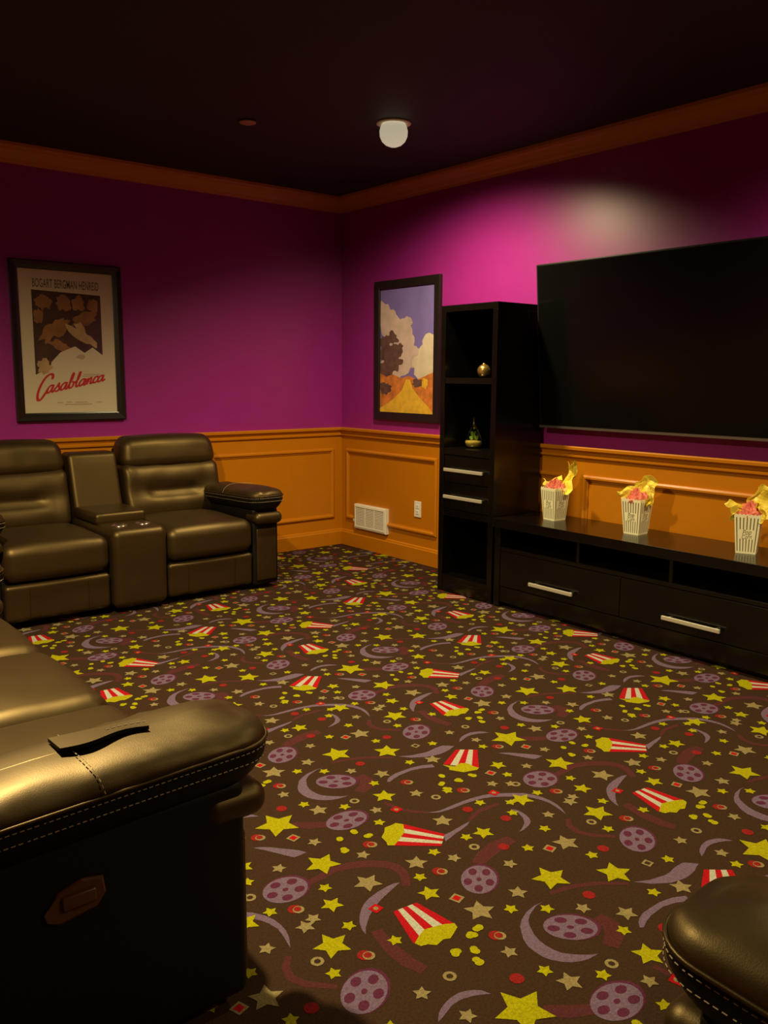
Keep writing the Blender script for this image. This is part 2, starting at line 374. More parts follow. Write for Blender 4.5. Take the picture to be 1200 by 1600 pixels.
for c, e1, e2 in TILE['reels']:
    def el(u, v): return (c[0]+u*e1[0]+v*e2[0], c[1]+u*e1[1]+v*e2[1])
    patches.append(('c_hole', 2, [el(0.06+1.07*math.cos(2*math.pi*k/24), -0.05+1.07*math.sin(2*math.pi*k/24)) for k in range(24)]))
    patches.append(('c_lil', 3, [el(math.cos(2*math.pi*k/24), math.sin(2*math.pi*k/24)) for k in range(24)]))
    for h in range(5):
        a = 2*math.pi*h/5+0.3
        patches.append(('c_hole', 4, [el(0.64*math.cos(a)+0.24*math.cos(2*math.pi*k/10), 0.64*math.sin(a)+0.24*math.sin(2*math.pi*k/10)) for k in range(10)]))
    patches.append(('c_hole', 4, [el(0.14*math.cos(2*math.pi*k/8), 0.14*math.sin(2*math.pi*k/8)) for k in range(8)]))
for q, blob in TILE['pops']:
    b0, b1, m1, m0 = q
    def lerp(a, b, t): return (a[0]+(b[0]-a[0])*t, a[1]+(b[1]-a[1])*t)
    for s in range(5):
        t0, t1 = s/5, (s+1)/5
        patches.append((('c_red', 'c_whi')[s % 2], 3, [lerp(b0, b1, t0), lerp(b0, b1, t1), lerp(m0, m1, t1), lerp(m0, m1, t0)]))
    patches.append(('c_yel', 4, blob))
for it in TILE['items']:
    t, x, y = it[0], it[1], it[2]
    if t == 'Y': patches.append(('c_yel', 5, star_pts(x, y, it[3]*1.05, it[4])))
    elif t == 'K': patches.append(('c_bei', 5, star_pts(x, y, it[3]*1.08, it[4])))
    elif t == 'y': patches.append(('c_yel', 5, star_pts(x, y, 0.0205, rt.uniform(0, 6.28), 0.55)))
    elif t == 'k': patches.append(('c_bei', 5, star_pts(x, y, 0.0225, rt.uniform(0, 6.28), 0.52)))
    elif t == 'p':
        for k in range(3):
            a = rt.uniform(0, 6.28)
            patches.append(('c_yel', 5, disc_pts(x+0.006*math.cos(a), y+0.006*math.sin(a), 0.0105, n=9)))
    elif t == 'o':
        patches.append(('c_bei', 4, disc_pts(x, y, 0.0165))); patches.append(('c_base', 5, disc_pts(x, y, 0.0085, n=8)))
    elif t == 'b':
        patches.append(('c_bei', 4, sq_pts(x, y, 0.019, 0.2))); patches.append(('c_base', 5, sq_pts(x, y, 0.0105, 0.2)))
    elif t == 'e':
        patches.append(('c_dred', 3, disc_pts(x-0.005, y+0.005, 0.0185))); patches.append(('c_bei', 4, disc_pts(x+0.002, y-0.003, 0.0155)))
        patches.append(('c_dred', 5, disc_pts(x+0.001, y, 0.0105, n=8)))
    elif t == 'r': patches.append(('c_dred', 3, disc_pts(x, y, 0.0175)))
    elif t == 'q':
        patches.append(('c_bei', 4, sq_pts(x, y, 0.022, 0.3))); patches.append(('c_red', 5, sq_pts(x, y, 0.0135, 0.3)))
    elif t == 's':
        patches.append(('c_red', 4, sq_pts(x, y, 0.021, 0.2))); patches.append(('c_bei', 5, disc_pts(x, y, 0.0075, n=8)))
fl = MB()
fl.box(RX-T, T, RY-T, T, -0.05, 0.0)
for ix in range(-6, 1):
    for iy in range(-8, 1):
        for li, (mname, layer, pts) in enumerate(patches):
            cx = sum(p[0] for p in pts)/len(pts)+ix*TX; cy = sum(p[1] for p in pts)/len(pts)+iy*TY
            if cx > -0.02 or cx < RX or cy > -0.02 or cy < RY: continue
            fl.m = CI[mname]
            fl.poly([(p[0]+ix*TX, p[1]+iy*TY, 0.00025*layer+0.0000012*li) for p in pts])
floor = structure(fl.build('floor', CM))

# ---- wainscot, mouldings, chair rail, crown, baseboard
WALLS = {   # name: origin, along, outward normal, length
    'back': ((0, 0), (-1, 0), (0, -1), -RX), 'right': ((0, 0), (0, -1), (-1, 0), -RY),
    'left': ((RX, 0), (0, -1), (1, 0), -RY), 'front': ((0, RY), (-1, 0), (0, 1), -RX)}
RAIL = [(0, .893), (.018, .893), (.024, .899), (.025, .910), (.017, .915), (.019, .928), (.030, .938), (.042, .942), (.043, .957), (.037, .963), (0, .963)]
CROWN = [(0, 2.632), (.012, 2.632), (.016, 2.645), (.03, 2.655), (.04, 2.672), (.065, 2.70), (.078, 2.708), (.085, 2.722), (.085, CEIL), (0, CEIL)]
BASE = [(0, 0), (.026, 0), (.026, .105), (.021, .112), (.019, .122), (.012, .128), (0, .128)]
PANELS = {'right': [(.08, 1.17), (1.30, 2.33), (2.46, 3.92), (4.05, 5.20), (5.33, 6.48)],
          'back': [(.09, 1.20), (1.33, 2.50), (2.63, 3.80), (3.93, 5.45)],
          'left': [(.1, 1.7), (1.85, 3.6), (3.75, 5.5), (5.65, 7.4)], 'front': [(.1, 1.8), (1.95, 3.65), (3.8, 5.5)]}
tn = 0
for wn, (o, al, nm, ln) in WALLS.items():
    wall = bpy.data.objects['wall_'+wn]
    def P(s, z, out): return Vector((o[0]+al[0]*s+nm[0]*out, o[1]+al[1]*s+nm[1]*out, z))
    e0 = (o, (nm[0]+al[0], nm[1]+al[1])); e1 = ((o[0]+al[0]*ln, o[1]+al[1]*ln), (nm[0]-al[0], nm[1]-al[1]))
    b = MB(); a0 = P(0, 0, 0); a1 = P(ln, .90, .008)
    b.box(a0.x, a1.x, a0.y, a1.y, 0, .90); wall = structure(b.build('trim_%d' % (tn+10), 'orange'))
    for (s0, s1) in PANELS[wn]:
        rings = []
        for d, out in ((0, .006), (0, .018), (.010, .026), (.020, .026), (.030, .016), (.036, .014), (.036, .006)):
            rings.append([P(s0+d, .222+d, out), P(s1-d, .222+d, out), P(s1-d, .795-d, out), P(s0+d, .795-d, out)])
        MB().loft(rings).build('panel_moulding', 'orange', wall)
    structure(MB().extrude_profile(BASE, e0, e1).build('baseboard_'+wn, 'orange'))
    tn += 1; structure(MB().extrude_profile(RAIL, e0, e1).build('trim_%d' % tn, 'orange'))
    tn += 1; structure(MB().extrude_profile(CROWN, e0, e1).build('trim_%d' % tn, 'orange'))

# ================================================================ recessed ceiling lamps
for (lx, ly, watts, aim, lab) in LAMPS:
    t = thing('recessed_lamp', (lx, ly, CEIL), 0, lab, 'ceiling lamp', 'recessed ceiling lamps')
    MB().lathe([(.062, 0), (.095, 0), (.097, -.004), (.092, -.008), (.070, -.008), (.062, -.004)], 36).build('trim_ring', 'trim_white', t, True)
    prof = [(.062, -.001), (.072, -.020), (.078, -.045), (.076, -.070), (.064, -.096), (.044, -.114), (.022, -.123), (.006, -.126)]
    MB().lathe(prof, 32).build('bulb', 'bulb', t, True)
    ld = bpy.data.lights.new('lamp_light', 'SPOT')
    ld.energy = watts; ld.color = LAMP_COLOR; ld.spot_size = math.radians(LAMP_SPREAD); ld.spot_blend = LAMP_BLEND
    ld.shadow_soft_size = 0.05
    lo = bpy.data.objects.new('lamp_light', ld)
    lo.location = (0, 0, -.140); lo.rotation_euler = (math.radians(aim[1]), math.radians(-aim[0]), 0); lo.parent = t
    col.objects.link(lo)
t = thing('sprinkler_cover', (-1.631, -1.361, CEIL), 0, 'small round copper sprinkler cover on the black ceiling', 'sprinkler')
MB().lathe([(.030, 0), (.030, -.006), (.046, -.006), (.046, -.010), (.040, -.013), (.008, -.014)], 28).build('cover_plate', 'copper', t, True)

# ================================================================ leather recliner seating
def arm_outline(x0, x1, y0=-.22, y1=-.965, rf=.085, rb=.03):
    pts = []
    def arc(cx, cy, r, a0, a1, n):
        for i in range(n+1):
            a = math.radians(a0+(a1-a0)*i/n); pts.append((cx+r*math.cos(a), cy+r*math.sin(a)))
    def line(a, b, n):
        for i in range(1, n): pts.append((a[0]+(b[0]-a[0])*i/n, a[1]+(b[1]-a[1])*i/n))
    arc(x1-rb, y0-rb, rb, 90, 0, 4); line((x1, y0-rb), (x1, y1+rf), 22)
    arc(x1-rf, y1+rf, rf, 0, -90, 9); line((x1-rf, y1), (x0+rf, y1), 4)
    arc(x0+rf, y1+rf, rf, -90, -180, 9); line((x0, y1+rf), (x0, y0-rb), 22)
    arc(x0+rb, y0-rb, rb, 180, 90, 4); line((x0+rb, y0), (x1-rb, y0), 4)
    return pts
def lift(y): return 0.022*(-y-.3)/.66
def dashes(mb, path, step=.0125, dash=.0075, r=.0011):
    """thread stitches along a polyline of Vectors"""
    acc = 0.0
    for i in range(len(path)-1):
        a, b = path[i], path[i+1]; L = (b-a).length
        if L < 1e-6: continue
        d = (b-a)/L
        while acc < L:
            p = a+d*acc; q = a+d*min(acc+dash, L+dash*.5)
            s = d.cross(Vector((0, 0, 1)))
            s = s.normalized()*r if s.length > 1e-6 else Vector((r, 0, 0))
            u = s.cross(d).normalized()*r
            mb.add([p+s, p+u, p-s, p-u, q+s, q+u, q-s, q-u], [(0, 1, 5, 4), (1, 2, 6, 5), (2, 3, 7, 6), (3, 0, 4, 7), (0, 3, 2, 1), (4, 5, 6, 7)])
            acc += step
        acc -= L

def make_arm(root, xo, xi, seed):
    """xo: outer x of the arm body, xi: inner x (towards the seat)"""
    s = 1 if xo > xi else -1
    lo, hi = min(xo, xi), max(xo, xi)
    body = MB().rbox(lo, hi, -.90, -.06, .03, .53, .02, 2, 3).build('arm_body', 'leather_shaded', root, True)
    MB().rbox(lo+.022, hi-.022, -.912, -.88, .06, .40, .010, 2, 3).build('front_panel', 'leather', body, True)
    MB().rbox(lo-.008, hi+.008, -.957, -.80, .432, .508, .036, 4, 4).build('front_roll', 'leather', body, True)
    p0, p1 = lo-.032, hi+.032
    pts = arm_outline(p0, p1)
    z0, z1 = .555, .592
    cx, cy = (p0+p1)/2, (-.22-.965)/2
    # band round the pad
    def ring(inset, z, out=0.0):
        r = []
        for (x, y) in pts:
            fx = 1-inset/((p1-p0)/2); fy = 1-inset/((.965-.22)/2)
            r.append(Vector((cx+(x-cx)*fx, cy+(y-cy)*fy, z+lift(y))))
        return r
    pad = MB().loft([ring(.060, z0-.066), ring(.036, z0-.056), ring(.018, z0-.034), ring(.006, z0-.012), ring(0, z0+.002), ring(-.002, (z0+z1)/2), ring(0, z1)], True, True, False).build('arm_band', 'leather_shaded', root, True)
    rings = []
    for ins, h in ((0, 0), (-.001, .005), (.002, .013), (.008, .023), (.020, .033), (.038, .042), (.060, .048), (.085, .052), (.11, .054), (.125, .0545)):
        r = ring(ins, z1+h)
        for i, v in enumerate(r):
            w = max(0, 1-abs(h-.026)/.024)
            nz = noise.noise(Vector((v.x*26+seed*7, v.y*26, seed)))*.011*w
            nz += noise.noise(Vector((v.x*9+seed*3, v.y*7, 2.3+seed)))*.006*min(1, h/.03)
            v.z += nz
            if h > .035: v.z -= .016*max(0, (-v.y-.80)/.165)**2
        rings.append(r)
    top = MB().loft(rings, True, False, True).build('arm_pad', 'leather', root, True)
    pp = MB().tube(ring(-.003, z1), .0042, 6, closed=True); pp.build('piping', 'leather', top, True)
    st = MB()
    a = ring(-.0042, z1-.011); dashes(st, a+[a[0]])
    a = ring(-.0035, z0+.003); dashes(st, a+[a[0]])
    # cross seam over the pad
    def seam(y):
        out = []
        for i in range(21):
            u = i/20; x = p1+.006-(p1-p0+.012)*u
            e = min(u, 1-u)*(p1-p0+.012)
            h = .0565*(1-max(0, 1-e/.10)**2.2)**.5 if e < .10 else .0565
            out.append(Vector((x, y+.02*math.sin(u*3.1), z1+lift(y)+max(h, .010)+.001)))
        return out
    dashes(st, seam(-.585))
    st.build('stitching', 'thread', top)['kind'] = 'stuff'
    return body, top

def make_seat(root, x0, x1, seed, wide0, wide1):
    c = (x0+x1)/2; hw = (x1-x0)/2
    MB().rbox(x0+.004, x1-.004, -.86, -.10, .03, .30, .01, 1, 2).build('seat_base', 'leather_shaded', root)
    def seatf(v):
        u = (v.x-c)/hw; t = (-v.y-.30)/.62
        if v.z > .38:
            v.z += .028*(1-u*u)*math.sin(math.pi*min(1, max(0, t)))**.7
            v.z += .004*noise.noise(Vector((v.x*8+seed, v.y*8, seed*1.7)))
        if v.y < -.80: v.y -= .012*(1-u*u)
        return v
    MB().rbox(x0+.002, x1-.002, -.925, -.28, .262, .468, .062, 5, 12, seatf).build('seat_cushion', 'leather', root, True)
    def footf(v):
        if v.z > .17: v.y -= .010*(v.z-.17)/.08
        v.y += .004*noise.noise(Vector((v.x*7+seed, v.z*9, 4.0)))
        return v
    fp = MB().rbox(x0+.006, x1-.006, -.905, -.84, .045, .252, .026, 4, 10, footf).build('footrest_panel', 'leather', root, True)
    st = MB()
    for sx in (-.16, .16):
        dashes(st, [Vector((c+sx, -.9065, .06)), Vector((c+sx, -.9075, .15)), Vector((c+sx, -.912, .225))])
    st.build('stitching', 'leather_shaded', fp)['kind'] = 'stuff'
    # reclined back
    bl, br = x0-wide0, x1+wide1
    bc = (bl+br)/2; bh = (br-bl)/2
    def lean(v): v.y += (v.z-.45)*.20; return v
    def backf(v):
        u = (v.x-bc)/bh
        front = v.y < -.27
        if front:
            v.y -= .030*math.exp(-((v.z-.53)/.07)**2)*(1-u**4)
            v.y -= .020*math.exp(-((v.z-.71)/.06)**2)*(1-u**4)
            tuck = .5*(1-math.tanh((abs(u)-.52)*16))
            v.y += .052*math.exp(-((v.z-.617)/.020)**2)*tuck
            v.y -= .022*max(0, (abs(u)-.70)/.30)
            v.y += .005*noise.noise(Vector((v.x*9+seed, v.z*9, 1.0)))
        return lean(v)
    MB().rbox(bl+.004, br-.004, -.335, -.16, .44, .80, .05, 4, 28, backf).build('back_cushion', 'leather', root, True)
    def headf(v):
        u = (v.x-bc)/bh
        if v.y < -.27: v.y -= .016*(1-u*u)
        if v.z > .9: v.z += .012*(1-u*u)
        k = 1-.055*max(0, (v.z-.80)/.17)
        v.x = bc+(v.x-bc)*k
        v.y += .004*noise.noise(Vector((v.x*9+seed, v.z*9, 3.0)))
        return lean(v)
    MB().rbox(bl, br, -.345, -.15, .768, .968, .070, 5, 16, headf).build('headrest', 'leather', root, True)
    MB().rbox(bl+.012, br-.012, -.20, -.13, .10, .90, .03, 2, 4, lean).build('back_shell', 'leather_shaded', root, True)

def make_console(root, x0, x1):
    c = (x0+x1)/2
    def f(v):
        if v.y < -.85 and v.z > .3: v.y -= .006
        return v
    body = MB().rbox(x0+.003, x1-.003, -.935, -.14, .03, .497, .045, 4, 6, f).build('console_body', 'leather', root, True)
    MB().rbox(x0+.010, x1-.010, -.66, -.27, .485, .557, .024, 3, 6).build('console_lid', 'leather', root, True)
    def lean(v): v.y += (v.z-.5)*.26; return v
    MB().rbox(x0+.012, x1-.012, -.33, -.18, .44, .885, .03, 3, 6, lean).build('console_back', 'leather', root, True)
    for sx in (-.072, .072):
        h = MB().lathe([(.036, -.001), (.046, -.001), (.048, .003), (.045, .007), (.038, .007), (.035, .003)], 28, (c+sx, -.80, .497)).build('cup_holder', 'chrome', root, True)
        MB().lathe([(.035, .0012), (.001, .0008)], 24, (c+sx, -.80, .497)).build('cup_well', 'cup', h, True)

def make_sofa(loc, rz, plan, label, cat='sofa', name='recliner_sofa'):
    """plan: list of ('arm'|'seat'|'console', width) from local -x to +x"""
    root = thing(name, loc, rz, label, cat)
    x = -sum(w for _, w in plan)/2; n = len(plan)
    info = {}
    for i, (kd, w) in enumerate(plan):
        if kd == 'arm':
            info['arm%d' % i] = make_arm(root, x if i == 0 else x+w, x+w if i == 0 else x, i+1)
        elif kd == 'seat':
            wl = .10 if plan[i-1][0] == 'arm' else -.004
            wr = .10 if plan[i+1][0] == 'arm' else -.004
            make_seat(root, x, x+w, i*3.3+1, wl, wr)
        else: make_console(root, x, x+w)
        x += w
    return root, info

# loveseat under the film poster, against the back wall
make_sofa((-2.172, -.055, 0), 0, [('arm', .19), ('seat', .595), ('console', .34), ('seat', .595), ('arm', .19)],
          'black leather reclining loveseat with cup-holder console against the back wall', 'loveseat', 'reclining_loveseat')
# long sofa in the left foreground, facing the television
sofa, inf = make_sofa((-4.215, -3.095, 0), math.radians(90), [('arm', .19), ('seat', .59), ('seat', .59), ('seat', .59), ('arm', .19)],
          'dark leather reclining sofa in the left foreground facing the television', 'sofa', 'reclining_sofa')
# its near arm (local -x end): release-handle cup and a loose leather flap
nb, npad = inf['arm0']
XO = -1.075
def hexplate(x, inset):
    return [Vector((x, y, z)) for (y, z) in [(-.478+inset, .395-inset*.3), (-.482+inset, .372+inset), (-.50, .362+inset), (-.572, .372+inset), (-.590-inset*-1, .395+inset), (-.586+inset, .430-inset), (-.545, .438-inset), (-.500, .425-inset)]]
hc = MB().loft([hexplate(XO+.004, 0), hexplate(XO-.004, 0), hexplate(XO-.006, .004)], True, True, True).build('handle_bezel', 'bronze_plastic', nb)
MB().rbox(XO-.013, XO-.004, -.570, -.505, .388, .416, .006, 2, 3).build('release_lever', 'bronze_plastic', hc, True)
fl_ = MB()
def flap(u, v, top=True):
    # u along the strip, v across it (0 = fixed far edge, 1 = raised near edge)
    y = -.545-.175*u
    x = -.955-.072*v*(1-.25*u)+.030*(1-u)-.012*math.sin(u*6.0)*v
    z = .6475+lift(y)+(.004+.003*math.sin(u*4.5))*v+(.008 if top else .0)
    return Vector((x, y, z))
NU, NV = 16, 5
tp = [[flap(i/NU, j/NV) for j in range(NV+1)] for i in range(NU+1)]
bt = [[flap(i/NU, j/NV, False) for j in range(NV+1)] for i in range(NU+1)]
fl_.grid(lambda u, v: flap(u, v), NU, NV); fl_.grid(lambda u, v: flap(u, v, False), NU, NV)
fl_.m = 1
rim_t = [tp[i][0] for i in range(NU+1)]+tp[NU][1:]+[tp[i][NV] for i in reversed(range(NU))]+[tp[0][j] for j in reversed(range(1, NV))]
rim_b = [bt[i][0] for i in range(NU+1)]+bt[NU][1:]+[bt[i][NV] for i in reversed(range(NU))]+[bt[0][j] for j in reversed(range(1, NV))]
fl_.loft([rim_t, rim_b])
flp = fl_.build('arm_flap', ['leather', 'leather_shaded'], sofa, True)
tag(flp, 'loose stitched leather flap lying on the near arm')
st = MB(); dashes(st, [flap(i/NU, .5)+Vector((0, 0, .0012)) for i in range(9, NU+1)]); st.build('stitching', 'thread', flp)['kind'] = 'stuff'
# recliner in the right foreground, facing the back wall
make_sofa((-2.685, -6.035, 0), math.radians(180), [('arm', .19), ('seat', .61), ('arm', .19)],
          'dark leather recliner in the right foreground showing only its stitched arm', 'armchair', 'recliner')

# ================================================================ media furniture on the right wall
RZ = -math.pi/2        # local +x runs along -Y, local -y faces the room
def handle(mb, x0, x1, z, yf):
    mb.box(x0, x1, yf-.034, yf-.022, z-.010, z+.010)
    for hx in (x0+.03, x1-.03): mb.box(hx-.006, hx+.006, yf-.022, yf, z-.005, z+.005)
    return mb
bk = thing('bookcase', (-.04, -1.90, 0), RZ, 'tall narrow black bookcase tower with two drawers beside the television', 'bookcase')
BV = .002
MB().box(-.24, -.20, -.41, 0, .0, 1.764).build('side_panel', 'black_wood', bk, bevel=BV)
MB().box(.20, .24, -.41, 0, .0, 1.764).build('side_panel', 'black_wood', bk, bevel=BV)
MB().box(-.24, .24, -.41, 0, 1.764, 1.804).build('top_panel', 'black_wood', bk, bevel=BV)
MB().box(-.20, .20, -.012, 0, .02, 1.764).build('back_panel', 'black_wood', bk)
for z0, z1 in ((1.328, 1.366), (.888, .928), (.500, .540), (.075, .112)):
    MB().box(-.20, .20, -.408, -.012, z0, z1).build('shelf', 'black_wood', bk, bevel=BV)
MB().box(-.20, .20, -.405, -.385, .0, .075).build('plinth', 'black_wood', bk)
for z0, z1, zh in ((.544, .712, .625), (.716, .884, .795)):
    d = MB().box(-.198, .198, -.404, -.03, z0, z1).build('drawer', 'black_wood', bk, bevel=BV)
    handle(MB(), -.172, .164, zh, -.404).build('handle', 'nickel', d, bevel=.002)

mc = thing('media_console', (-.04, -3.06, 0), RZ, 'long low black media console with two wide drawers under the television', 'tv stand')
MB().box(-.905, .905, -.425, 0, .487, .540).build('top_panel', 'black_wood', mc, bevel=BV)
MB().box(-.90, -.855, -.41, 0, 0, .487).build('side_panel', 'black_wood', mc, bevel=BV)
MB().box(.855, .90, -.41, 0, 0, .487).build('side_panel', 'black_wood', mc, bevel=BV)
MB().box(-.855, .855, -.012, 0, .10, .487).build('back_panel', 'black_wood', mc)
for dx in (-.287, .287): MB().box(dx-.010, dx+.010, -.400, -.012, .368, .487).build('divider', 'black_wood', mc, bevel=BV)
MB().box(-.855, .855, -.405, -.012, .346, .368).build('shelf', 'black_wood', mc, bevel=BV)
for x0, x1, hx in ((-.853, -.002, -.446), (.002, .853, .427)):
    d = MB().box(x0, x1, -.406, -.03, .132, .343).build('drawer', 'black_wood', mc, bevel=BV)
    handle(MB(), hx-.156, hx+.156, .193, -.406).build('handle', 'nickel', d, bevel=.002)
MB().box(-.855, .855, -.405, -.385, .035, .128).build('bottom_rail', 'black_wood', mc, bevel=BV)
MB().box(-.855, .855, -.36, -.34, 0, .035).build('plinth', 'black_wood', mc)

# television, tipped slightly forward at the top
tv = thing('television', (-.055, -3.005, 1.072), RZ, 'large black flat screen television tilted forward on the right wall', 'television')
TA = math.radians(5.0)
def tilt(mb):
    mb.v = [(x, y*math.cos(TA)-z*math.sin(TA), z*math.cos(TA)+y*math.sin(TA)) for x, y, z in mb.v]
    return mb
HW, HH = .835, .962
tilt(MB().rbox(-HW, HW, -.030, .0, 0, HH, .004, 2, 2)).build('housing', 'bezel', tv)
tilt(MB().box(-HW+.011, HW-.011, -.0325, -.029, .018, HH-.010)).build('screen', 'screen', tv)
tilt(MB().box(-HW, HW, -.034, -.0295, .0, .013)).build('bottom_strip', 'silver', tv)
tilt(MB().box(-.36, .36, -.001, .022, .16, .62)).build('rear_cover', 'bezel', tv)
mp = MB().box(-.22, .22, .018, .033, .25, .60)
for bx in (-.18, .18): mp.box(bx-.015, bx+.015, -.025, .03, .30, .50)
mp.build('wall_bracket', 'bezel', tv)

# ================================================================ framed posters
def sheet(mb, mi, layer, pts):
    mb.m = mi
    mb.poly([(p[0], -.0104-.0002*layer, p[1]) for p in pts])
def make_poster(loc, rz, w, h, bar, label, profile):
    t = thing('framed_poster', loc, rz, label, 'poster')
    rings = []
    for d, out in profile(bar):
        rings.append([Vector((-w/2+d, -out, d)), Vector((w/2-d, -out, d)), Vector((w/2-d, -out, h-d)), Vector((-w/2+d, -out, h-d))])
    MB().loft(rings).build('frame', 'frame', t)
    MB().box(-w/2+.01, w/2-.01, -.006, -.001, .01, h-.01).build('backing', 'frame', t)
    MB().poly([(-w/2+bar-.004, -.0145, bar-.004), (w/2-bar+.004, -.0145, bar-.004), (w/2-bar+.004, -.0145, h-bar+.004), (-w/2+bar-.004, -.0145, h-bar+.004)]).build('glass_pane', 'pane', t)
    return t
prof1 = lambda b: [(0, .0), (0, .030), (.006, .034), (b*.55, .030), (b*.85, .020), (b, .017), (b, .004)]
prof2 = lambda b: [(0, .0), (0, .026), (.004, .028), (b-.004, .026), (b, .022), (b, .004)]
p1 = make_poster((-2.187, -.002, 1.075), 0, .706, .998, .053, 'black framed cream film poster with red script title above the loveseat', prof1)
W1, H1 = .600, .892
def U(u, v): return (-W1/2+u*W1, .053+v*H1)     # u right, v up, 0..1 over the sheet
pr = MB()
mats1 = ['p_cream', 'p_brown', 'p_amber', 'p_tan', 'p_pale', 'p_red', 'p_grey']
sheet(pr, 0, 0, [U(-.005, -.005), U(1.005, -.005), U(1.005, 1.005), U(-.005, 1.005)])
def blob(cx, cy, rx, ry, n=26, rough=.0, rot=0.0, seed=0):
    pts = []
    for k in range(n):
        a = 2*math.pi*k/n; q = 1+rough*noise.noise(Vector((math.cos(a)*2+seed, math.sin(a)*2, seed*1.3)))
        x, y = rx*q*math.cos(a), ry*q*math.sin(a)
        pts.append(U(cx+x*math.cos(rot)-y*math.sin(rot), cy+x*math.sin(rot)+y*math.cos(rot)))
    return pts
# plain sepia picture block, loose tonal shapes only
sheet(pr, 1, 1, [U(.13, .27), U(.50, .40), U(.86, .42), U(.86, .845), U(.13, .86)])
for i, (cx, cy, rx, ry) in enumerate([(.25, .78, .09, .05), (.45, .78, .08, .055), (.62, .78, .07, .05), (.77, .77, .06, .045), (.19, .68, .05, .05)]):
    sheet(pr, 2, 2, blob(cx, cy, rx, ry, rough=.5, seed=i))
sheet(pr, 2, 3, blob(.34, .58, .15, .06, rough=.8, rot=.5, seed=8))
sheet(pr, 2, 3.2, blob(.42, .47, .13, .035, rough=.7, rot=-.2, seed=9))
sheet(pr, 3, 4, blob(.66, .55, .15, .055, rough=.8, rot=-.5, seed=11))
sheet(pr, 2, 3.4, blob(.68, .67, .14, .04, rough=.7, rot=.25, seed=12))
sheet(pr, 0, 4, [U(.26, .235), U(.30, .36), U(.40, .43), U(.56, .475), U(.66, .43), U(.75, .47), U(.87, .41), U(.90, .235)])
sheet(pr, 3, 5, blob(.22, .33, .075, .055, rough=.6, seed=15))
sheet(pr, 4, 5, blob(.62, .40, .05, .018, rough=.6, seed=16))
# names line, title and small print
vs, fs = text_mesh('BOGART BERGMAN HENREID', .060, 0, .62, 1.05, .012)
xs = [v[0] for v in vs]; sc = .70*W1/(max(xs)-min(xs)); mid = (max(xs)+min(xs))/2
pr.m = 6; ox, oz = U(.495, .905)
pr.add([(ox+(x-mid)*sc, -.0104-.0008, oz+y*1.25) for x, y in vs], fs)
STROKES = {'C': ([(1.75, 1.75), (1.75, 2.25), (1.30, 2.5), (.62, 2.1), (.12, 1.1), (.0, .1), (.22, -.62), (.60, -.70), (1.05, -.15), (1.42, .5)], 1.25),
 'a': ([(.92, .80), (.62, 1.0), (.22, .70), (.12, .22), (.36, .0), (.72, .30), (.95, .95), (.86, .25), (1.02, .0), (1.32, .28)], 1.18),
 's': ([(.0, .28), (.42, .75), (.58, 1.08), (.62, .70), (.78, .32), (.55, .0), (.20, .06), (.52, .0), (1.0, .28)], .88),
 'b': ([(.0, .28), (.42, 1.1), (.60, 1.95), (.44, 2.15), (.30, 1.5), (.22, .45), (.42, .0), (.78, .2), (.86, .70), (.60, .92), (.92, .74), (1.2, .85)], 1.05),
 'l': ([(.0, .60), (.40, 1.1), (.60, 1.95), (.46, 2.15), (.32, 1.4), (.26, .35), (.44, .0), (.76, .28)], .66),
 'n': ([(.0, .28), (.18, .95), (.16, .05), (.40, .75), (.66, .98), (.76, .70), (.70, .18), (.88, .0), (1.14, .28)], 1.02),
 'c': ([(.80, .78), (.58, 1.0), (.22, .72), (.14, .22), (.42, .0), (.86, .28)], .74)}
def smooth(pts, n=6):
    P_ = [Vector(p) for p in pts]; out = []
    for i in range(len(P_)-1):
        a, b, c, d = P_[max(i-1, 0)], P_[i], P_[i+1], P_[min(i+2, len(P_)-1)]
        for k in range(n):
            t = k/n
            out.append(.5*((2*b)+(-a+c)*t+(2*a-5*b+4*c-d)*t*t+(-a+3*b-3*c+d)*t**3))
    return out+[P_[-1]]
pr.m = 5; adv = 0.0
tot = sum(STROKES[ch][1] for ch in 'Casablanca')
for ch in 'Casablanca':
    stp, ad = STROKES[ch]
    scl = 1.0-.03*adv
    L = smooth([(x, y*(1.08-.022*adv)) for x, y in stp]); n = len(L)
    le, ri = [], []
    for i, p in enumerate(L):
        tg = L[min(i+1, n-1)]-L[max(i-1, 0)]
        tg = tg.normalized() if tg.length > 1e-6 else Vector((1, 0))
        wd = (.095+.065*abs(tg.y))*(1.25 if ch == 'C' else 1)
        q = Vector((-tg.y, tg.x))*wd
        for lst, sg in ((le, 1), (ri, -1)):
            X = adv+p.x+sg*q.x+.30*(p.y+sg*q.y); Y = p.y+sg*q.y
            u = .135+X*(.745/(tot+.3)); v = .125+.105*X/(tot)+Y*.0475
            a_, b_ = U(u, v); lst.append((a_, -.0118-.00001*i-.0007*(int(adv*10) % 2), b_))
    vs_ = le+ri
    pr.add(vs_, [(i, i+1, n+i+1, n+i) for i in range(n-1)])
    adv += ad
for (u0, u1, v) in ((.34, .40, .072), (.44, .50, .074), (.53, .67, .073), (.77, .83, .072), (.42, .72, .058), (.62, .85, .262), (.64, .82, .275)):
    sheet(pr, 4, 6, [U(u0, v-.004), U(u1, v-.004), U(u1, v+.004), U(u0, v+.004)])
pr.build('poster_print', mats1, p1)

